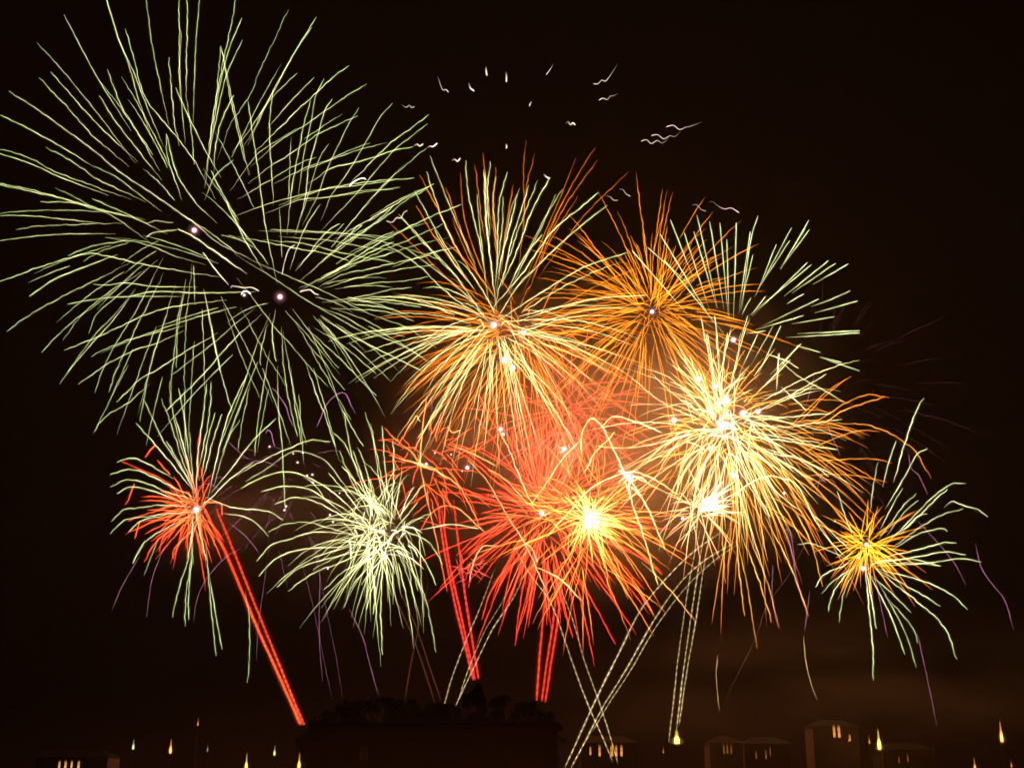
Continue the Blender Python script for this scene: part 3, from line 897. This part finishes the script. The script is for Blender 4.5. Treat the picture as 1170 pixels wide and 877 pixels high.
b = Burst('firework_burst', 986, 645, 304, 140, 'pale green burst with drooping arms at the far right')
N5 = '''725,95 690,150 650,260 600,430; 600,285 570,370 545,470; 520,380 500,470 485,590; 740,320 690,350 640,440 570,560; 630,495 590,560 540,660; 690,520 620,590 540,700; 910,475 840,480 760,540 660,640 540,760; 830,500 740,580 640,680
1010,625 960,590 890,570 850,555 830,570; 900,590 820,610 720,660 600,750; 830,690 800,675 700,700 600,760; 700,550 640,600 570,690; 870,740 800,740 700,770 560,800; 910,795 820,780 700,800 520,830; 980,825 880,810 740,830 560,840; 800,845 700,830 560,830
340,510 360,580 400,700; 240,620 300,680 390,770; 160,745 230,745 300,775 380,810; 740,610 700,620 620,690'''
b.traced(path_px(N5, 870, 430, Z3), lin(165, 180, 115), lin(240, 230, 170), width=1.1)
b.traced(path_px('''700,590 700,480 688,370 678,250; 710,430 695,330 680,250; 800,510 760,400 700,280; 835,550 800,440 720,290; 960,525 920,420 830,340 730,260; 995,370 940,320 850,280 740,250; 910,360 830,310 740,260; 820,380 760,320 700,270
595,410 610,320 640,250; 560,375 580,310 630,250; 520,300 550,260 620,230; 540,320 580,280 640,240; 840,475 820,420 760,350; 910,235 830,215 720,220 690,240; 515,85 560,150 610,200''', 740, 560, 430 / 1170), lin(150, 175, 110), lin(225, 220, 160), width=1.1, fade_tip=.15)
b.core(3.2, (4, 3.8, 2.6), 3500, (1, .75, .35), off=(0, 4))
b.finish()
b = Burst('firework_burst', 990, 622, 307, 85, 'orange burst glowing inside the pale green one at the far right')
b.shells(95, .45, 1.0, (.05, .25), (.7, 1.0), lin(255, 180, 45), lin(215, 100, 22), width=1.1, sag=.1, amp=.4)
b.core(3.6, (2.2, 1.3, .35), 5500, (1, .5, .12))
b.finish()

b = Burst('firework_burst', 538, 648, 300, 30, 'tiny faint red burst beside the pink comets')
b.shells(34, .4, 1.0, (.05, .2), (.7, 1.0), lin(235, 85, 60), lin(150, 45, 60), width=.8, sag=.1, amp=.3)
b.finish()

# faint violet shell on the far right, almost burnt out
b = Burst('firework_burst', 935, 455, 340, 175, 'almost burnt out dark violet burst in the upper right')
b.shells(46, .7, 1.15, (.45, .7), (.85, 1.0), lin(42, 22, 27), lin(28, 15, 18), width=.8, sag=.16, amp=1.2, accept=lambda d: d.x > -.1)
b.finish()
b = Burst('firework_burst', 330, 560, 315, 120, 'faint violet burst left of the pale green drooping burst')
b.shells(44, .3, .9, (.35, .6), (.75, 1.0), lin(88, 52, 60), lin(68, 42, 58), width=.75, jit=30, sag=.25, amp=1.2)
b.finish()

# ------------------------------------------------------------------ comets rising from the ground
CG = 'comets climbing from the launch site'


def comet(pp, Y, label, c0, c1, **k):
    pp = path_px(pp, 0, 0, 1)[0]
    pp.reverse()
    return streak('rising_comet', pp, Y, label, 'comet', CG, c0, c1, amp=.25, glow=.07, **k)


RC0, RC1 = lin(235, 45, 25), lin(255, 85, 45)
comet('232,578 250,615 270,660 292,712 312,756 330,796 345,828', 303, 'bright red comet leaning left, its upper edge, above the lower left lamps', RC1, RC0, width=2.0, dash=.55, period=6, fade0=.01, fade1=.02)
comet('246,578 262,617 280,662 300,712 318,756 334,796 348,828', 305, 'red comet running tight along the right side of the bright one', RC1, RC0, width=1.9, dash=.6, period=6, fade0=.01, fade1=.05)
comet('243,600 258,630 277,676 296,722 315,764 331,800 343,828', 307, 'thin red comet squeezed between the two leaning red ones', RC1, RC0, width=1.8, dash=.7, period=5, fade0=.01, fade1=.2)
for pp, lb in (('498,560 508,630 520,690 532,740 541,777', 'left strand of the red comets ending at the tallest tree'),
               ('504,575 513,640 524,690 535,740 543,777', 'second strand of the red comets ending at the tallest tree'),
               ('518,570 525,630 533,690 541,740 547,776', 'right strand of the red comets ending at the tallest tree')):
    comet(pp, 303, lb, lin(245, 55, 50), lin(255, 60, 40), width=1.7, dash=.5, period=7, fade0=.02, fade1=.2)
for pp, lb in (('627,640 622,690 617,745 613,800', 'left of the three red comets above the right end of the hall'),
               ('637,660 632,710 625,755 619,801', 'middle of the three red comets above the right end of the hall'),
               ('642,660 637,710 630,755 623,802', 'right of the three red comets above the right end of the hall')):
    comet(pp, 301, lb, lin(255, 60, 30), lin(245, 60, 50), width=1.7, dash=.5, period=9, fade0=.02, fade1=.25)
CR0, CR1 = lin(225, 195, 135), lin(165, 140, 95)
for pp, lb, w, k in (
    ('565,650 548,695 531,735 517,772 507,807', 'pale dashed comet ending left on the hall roof line', .85, .8),
    ('597,637 575,685 553,722 535,765 524,798', 'faint dashed comet in the middle of the pale three over the hall', .75, .6),
    ('605,645 585,685 563,718 540,765 520,807', 'pale dashed comet ending right of the other pale ones on the hall', .9, .9),
    ('585,620 605,655 630,690 650,745 670,800 690,845 700,870', 'pale dashed comet falling right beside the amber house windows', .85, .85),
    ('640,670 655,710 668,755 684,800 697,840 706,872', 'pale dashed comet crossing down into the amber house windows', .8, .75),
    ('826,606 790,632 757,665 730,700 705,750 682,796 662,840 645,877', 'pale dashed comet with the upper bend, longest of the right pair', 1.2, 1.15),
    ('842,618 805,640 775,668 745,712 715,765 690,805 672,840 652,877', 'pale dashed comet with the lower bend, running beside the longest', 1.1, 1.1),
    ('843,621 810,645 780,675 750,715 720,766 694,806 677,835', 'fine dashed comet hugging the one with the lower bend', .85, .8),
    ('801,600 790,650 782,700 775,750 769,805 764,848', 'steep dashed comet ending left of the wide yellow lamp', .8, .75),
    ('806,600 797,655 788,715 781,765 773,832', 'steep dashed comet ending on the wide yellow lamp', .9, .9),
    ('812,600 803,655 794,715 785,765 776,828', 'steep dashed comet right of the one ending on the yellow lamp', .85, .85)):
    comet(pp, 300 if 'hall' in lb else 252, lb, mulc(CR0, k * 1.15), mulc(CR1, k), width=w, dash=.75, period=7.5, fade0=.04, fade1=.05)
for pp, lb in (('441,660 462,705 480,750 497,803', 'barely visible brown comet leaning right over the hall'),
               ('490,660 482,700 470,755 463,797', 'barely visible brown comet leaning left over the hall'),
               ('450,660 475,715 492,765 504,800', 'barely visible brown comet rightmost of the brown ones')):
    comet(pp, 312, lb, lin(75, 38, 22), lin(70, 36, 22), width=.9, dash=.3, fade0=.1, fade1=.2)

# ------------------------------------------------------------------ violet embers falling
EG = 'violet embers falling out of the bursts'


def ember(pp, ox, oy, s, label, k=1.0, c=VIOLET, w=.9):
    q = path_px(pp, ox, oy, s)[0]
    streak('falling_ember', q, 300 + rnd.uniform(0, 12), label, 'ember', EG, mulc(c, k), mulc(c, k * .8), width=w, amp=.4, fade0=.15, fade1=.2)


Z6, Z8 = 340 / 1160, 430 / 1170
for pp, lb, k in (
    ('205,50 150,140 120,200 95,265', 'violet ember farthest left, below the lower left burst', .8),
    ('310,0 280,60 250,150 230,290', 'violet ember falling steeply under the lower left burst', .9),
    ('600,20 540,55 470,130 430,210 412,310', 'violet ember arching left across the red comet', .75),
    ('700,70 685,180 665,330 658,460', 'long faint violet ember right of the red comet', .5),
    ('885,40 905,130 903,280 905,400 917,540', 'violet ember hanging straight under the pale green burst left side', .7),
    ('830,60 880,250 920,450 955,610', 'brownish ember left over the hall', .28),
    ('900,110 950,350 975,480 995,605', 'brownish ember second from left over the hall', .28),
    ('1020,255 1070,360 1100,470 1135,595', 'bright violet ember falling onto the trees of the hall', .8)):
    ember(pp, 100, 620, Z6, lb, k)
for pp, lb, k, c in (
    ('430,120 445,180 470,300 500,400', 'violet ember leaning right under the orange willow', 1.0, VIOLET),
    ('390,230 387,320 395,380 405,425', 'short upright violet ember under the orange willow', .8, VIOLET),
    ('505,310 495,380 488,440', 'violet ember above the bent cream one', .8, VIOLET),
    ('485,450 490,520 505,590 527,650', 'bent cream ember right of the middle below the willow', .8, lin(205, 170, 110)),
    ('218,510 213,570 217,630 224,685', 'short cream ember hanging alone above the dim houses', .75, lin(190, 150, 95)),
    ('700,250 715,310 730,380 747,460', 'violet ember right under the far right burst', .8, VIOLET),
    ('838,440 855,520 875,610 900,735', 'violet ember falling far below the far right burst', .7, VIOLET),
    ('1020,165 1035,235 1070,290 1110,340 1138,435', 'violet ember nearest the right edge of the sky', .9, VIOLET),
    ('840,95 890,150 950,220 990,295', 'violet ember crossing the arms of the far right burst', .8, VIOLET),
    ('510,130 440,260 370,360 330,470 240,650', 'very faint long brown ember leaning left below the willow', .25, lin(150, 90, 70))):
    ember(pp, 740, 560, Z8, lb, k, c)
for pp, lb, k in (
    ('295,215 315,270 335,310 350,355', 'violet ember left of the tall green arm at right', .8),
    ('655,340 665,405 700,440 720,480 742,525', 'curved violet ember right of the tall green arm', .9),
    ('235,0 225,40 210,90 195,140', 'violet ember at the right rim of the blazing burst', .8),
    ('310,370 280,410 255,470 245,525', 'pink violet ember just left of the far right burst', .9),
    ('210,510 250,470 310,460 350,510', 'small hooked violet ember above the far right burst', .8),
    ('95,690 125,680 140,760 150,870', 'hooked violet ember below the orange willow', 1.0)):
    ember(pp, 870, 430, Z3, lb, k)
for pp, lb, k in (
    ('470,485 500,510 540,570 570,620 590,690 620,750', 'pink ember falling from a round head left of the pale green burst', 1.1),
    ('770,750 800,680 840,590 890,540 940,515 975,540 1000,600 1030,660', 'violet ember bent in a tall arch above the pale green burst', 1.2),
    ('430,790 445,765 470,790 478,840 490,880', 'thick pink hook of an ember left of the pale green burst', 1.5)):
    ember(pp, 230, 360, Z2, lb, k, c=lin(150, 95, 140))
for pp, lb, k in (
    ('630,690 690,735 730,780 768,832', 'violet ember between the red comet and the pale green burst', .8),
    ('628,328 670,370 720,412', 'short violet ember above the gap of the lower left bursts', .6),
    ('480,545 510,520 550,518 600,550', 'pink arc of an ember over the red burst at lower left', .8),
    ('665,490 700,440 750,415 800,420 850,440', 'wavy violet ember left of the pale green burst', .8)):
    ember(pp, 100, 420, Z3, lb, k)
ember('480,755 530,710 600,680 680,660 740,615 820,600 900,610', 440, 340, Z3, 'long pink ember winding across the faint red burst', .9, c=lin(190, 80, 100))
ember('200,440 210,480 205,510', 440, 340, Z3, 'short violet ember above the small red orange burst', 1.0)

# ------------------------------------------------------------------ squirming silver stars high up
SG = 'silver squirming stars above the bursts'
Z5 = 420 / 1170
SIL = lin(250, 225, 195)
stars = '''80,165 95,175 105,168 112,176 122,172|silver star squirming left of the two green streak tips
195,75 205,105 212,120 222,118 230,128|silver star with a bent tail, upper left of the ring
293,95 300,115 305,118 312,124|small silver star between the bent one and the topmost pair
349,45 350,60 352,75|short upright silver star, left of the topmost pair
413,60 414,78 414,95|short upright silver star, right of the topmost pair
565,35 548,62 540,72|comma shaped silver star at the top of the ring
495,155 490,163 487,172|tiny silver star inside the ring
770,35 740,80 728,92 718,88 705,100 690,100|squirming silver star topmost on the right
770,130 755,138 745,139 735,150 720,146 708,153|squirming silver star just below the topmost right one
602,228 610,220 618,230 625,224 634,232|m shaped silver star in the middle of the ring
1040,220 1000,235 985,238 965,245 945,232 922,237|wavy silver star uppermost of the far right three
970,250 950,268 935,265 915,275 895,262 875,265|wavy silver star middle of the far right three
935,270 910,288 895,280 875,290 860,278 842,283|wavy silver star lowest of the far right three
413,290 415,298 414,306|tiny upright silver star above the pale yellow green burst
118,298 130,292 138,298 150,290|silver star left of two beside the green streak tips
160,305 172,298 180,300 195,288|silver star right of two beside the green streak tips
238,345 250,340 258,347 268,335|hook shaped silver star just above the pale yellow green burst
532,385 540,395 552,402|round headed silver star over the orange streak tips
730,455 745,460 755,470 770,470|grey curl of a star left above the orange burst
772,435 785,437 795,450 810,458|grey curl of a star over the middle of the orange burst
1005,485 1020,485 1035,500 1050,505|grey curl of a star at the right rim of the orange burst
1055,475 1070,475 1090,490 1110,498 1130,495 1155,510|long wavy star right above the orange burst'''
for ln in stars.splitlines():
    pp, lb = ln.split('|')
    q = path_px(pp, 430, 60, Z5)[0]
    small = (q[-1] - q[0]).length < 14
    grey = lb.startswith('grey')
    c = mulc(SIL, .55 if grey else (1.6 if small else 1.0))
    far = mulc(c, .04 if not grey else .5)
    st = catmull(q, 1.2)
    streak('squirming_star', q, 305, lb, 'star', SG, far, c, width=1.25 if small else .8, amp=.15, fade0=.5, fade1=.04, step=1.5)
for pp, ox, oy, z, lb, k in (
    ('985,615 960,605 910,625 870,660', 250, 100, Z2, 'bright white curl inside the right side of the big green burst', 1.8),
    ('1000,130 1050,105 1090,70 1130,55', 250, 230, Z2, 'pinkish curl where the green bursts meet the orange one', .5),
    ('870,230 920,170 960,160', 250, 230, Z2, 'short pinkish curl between two green streaks', .5),
    ('240,130 280,140 310,110 340,110 360,75 385,60', 400, 230, Z2, 'pinkish zigzag at the left rim of the pale yellow green burst', .6),
    ('150,625 160,605 185,600 215,620', 250, 230, Z2, 'white hooked star left of the red tinged core', 2.4),
    ('80,580 90,565 130,570 170,578 220,575 270,600', 250, 230, Z2, 'pale wavy star above the white hooked one', .8),
    ('540,605 570,595 610,590 640,615 670,625', 250, 230, Z2, 'pale wavy star right of the red tinged core', 1.0),
    ('510,290 470,320 440,400 422,490', 250, 230, Z2, 'pale stroke standing above the red tinged core', .8)):
    q = path_px(pp, ox, oy, z)[0]
    streak('squirming_star', q, 302, lb, 'star', 'curling stars inside the bursts', mulc(SIL, k), mulc(SIL, k), width=1.1, amp=.2, fade0=.08, fade1=.08, step=1.5)

# ------------------------------------------------------------------ white flashes
FG = 'white flashes inside the bursts'


def flash(px, py, r, label, k=1.0, watts=0, tint=(9, 7.8, 7), rgb=(1, .48, .2), Y=300):
    o = empty('flash', P(px, py, Y))
    m_ = mpp(px, py, Y)
    tag(o, label, 'flash', FG)
    vs, fs, gl = [], [], []
    ball(o.location, r * .52 * m_, mulc(tint, .5 * k), vs, fs, gl)
    mesh_obj('flash_core', vs, fs, SPARK, o, gl, smooth=True)
    halo(o, o.location, r * m_, mulc(tint, k), rgb)
    if watts: lamp(o, o.location, rgb, watts, r * m_ * .5)


for a in [
    (576, 411, 3.2, 'white flash left of the pair under the centre burst', 1, 1500),
    (586, 420, 2.8, 'white flash right of the pair under the centre burst', 1, 1200),
    (798, 433, 3.0, 'white flash at the upper left of the blazing burst', 1, 2500),
    (817, 441, 3.0, 'white flash right of the upper left one in the blazing burst', 1, 2500),
    (770, 480, 3.0, 'white flash at the left rim of the blazing burst', 1, 3500),
    (838, 543, 3.0, 'white flash under the heart of the blazing burst', 1, 3000),
    (849, 472, 3.4, 'white flash right of the heart of the blazing burst', 1, 3000),
    (830, 457, 4.5, 'large white flash above the heart of the blazing burst', .6, 4000),
    (572, 490, 2.4, 'white flash at the tip of a falling spark above the red burst', .8, 600),
    (575, 496, 1.8, 'small white flash right below the falling tip above the red burst', .6, 0),
    (866, 470, 3.0, 'white flash on the outer right of the blazing burst', .7, 1500),
    (812, 512, 3.0, 'white flash left below the heart of the blazing burst', .6, 1500),
    (780, 592, 2.0, 'white flash left of the white hot fan', .6, 800),
    (534, 534, 2.4, 'white flash on the left arm of the red burst', .6, 500),
    (896, 563, 1.6, 'small white flash at the right of the blazing cluster', .5, 0),
]:
    flash(*a)
for i, (px, py, r, k, lb) in enumerate([
    (308, 510, 1.6, .6, 'small pink flash under the thick pink hook'), (335, 518, 1.3, .5, 'small pink flash high on the left rim of the pale green burst'),
    (340, 528, 1.6, .7, 'pink cross shaped flash left above the pale green burst'), (346, 517, 1.4, .6, 'small flash beside the crossing green streaks'),
    (351, 543, 1.5, .7, 'left flash of the three clustered at the pale green burst'), (357, 542, 1.6, .8, 'right flash of the three clustered at the pale green burst'),
    (357.5, 551, 1.6, .8, 'lower flash of the three clustered at the pale green burst'), (327, 578, 1.5, .8, 'upper flash of the close pair left of the pale green burst'),
    (325, 582.5, 1.5, .8, 'lower flash of the close pair left of the pale green burst'), (377, 588, 1.6, .8, 'upper flash of the pair among the left arms of the pale green burst'),
    (380.5, 596, 1.6, .7, 'lower flash of the pair among the left arms of the pale green burst'), (374.5, 649, 1.5, .7, 'lone flash low in the pale green burst'),
    (497, 517, 1.3, .6, 'tiny flash left of two above the small red orange burst'), (515.5, 519, 1.4, .6, 'tiny flash right of two above the small red orange burst'),
    (528, 538, 1.3, .5, 'tiny flash below the two above the red orange burst'), (564, 567, 1.3, .4, 'tiny flash left of the red core'),
    (954, 595, 1.2, .6, 'tiny flash at the upper left of the far right burst'), (980, 637, 1.6, .7, 'small white flash left of the far right core'),
    (388, 563, 1.3, .6, 'tiny flash above the left arms of the pale green burst'), (279, 337, 2.2, .8, 'white flash on the hooked star left of the red tinged core'),
]):
    flash(px, py, r * .85, lb, k * .8, 0, tint=(4.5, 3.4, 3.7))
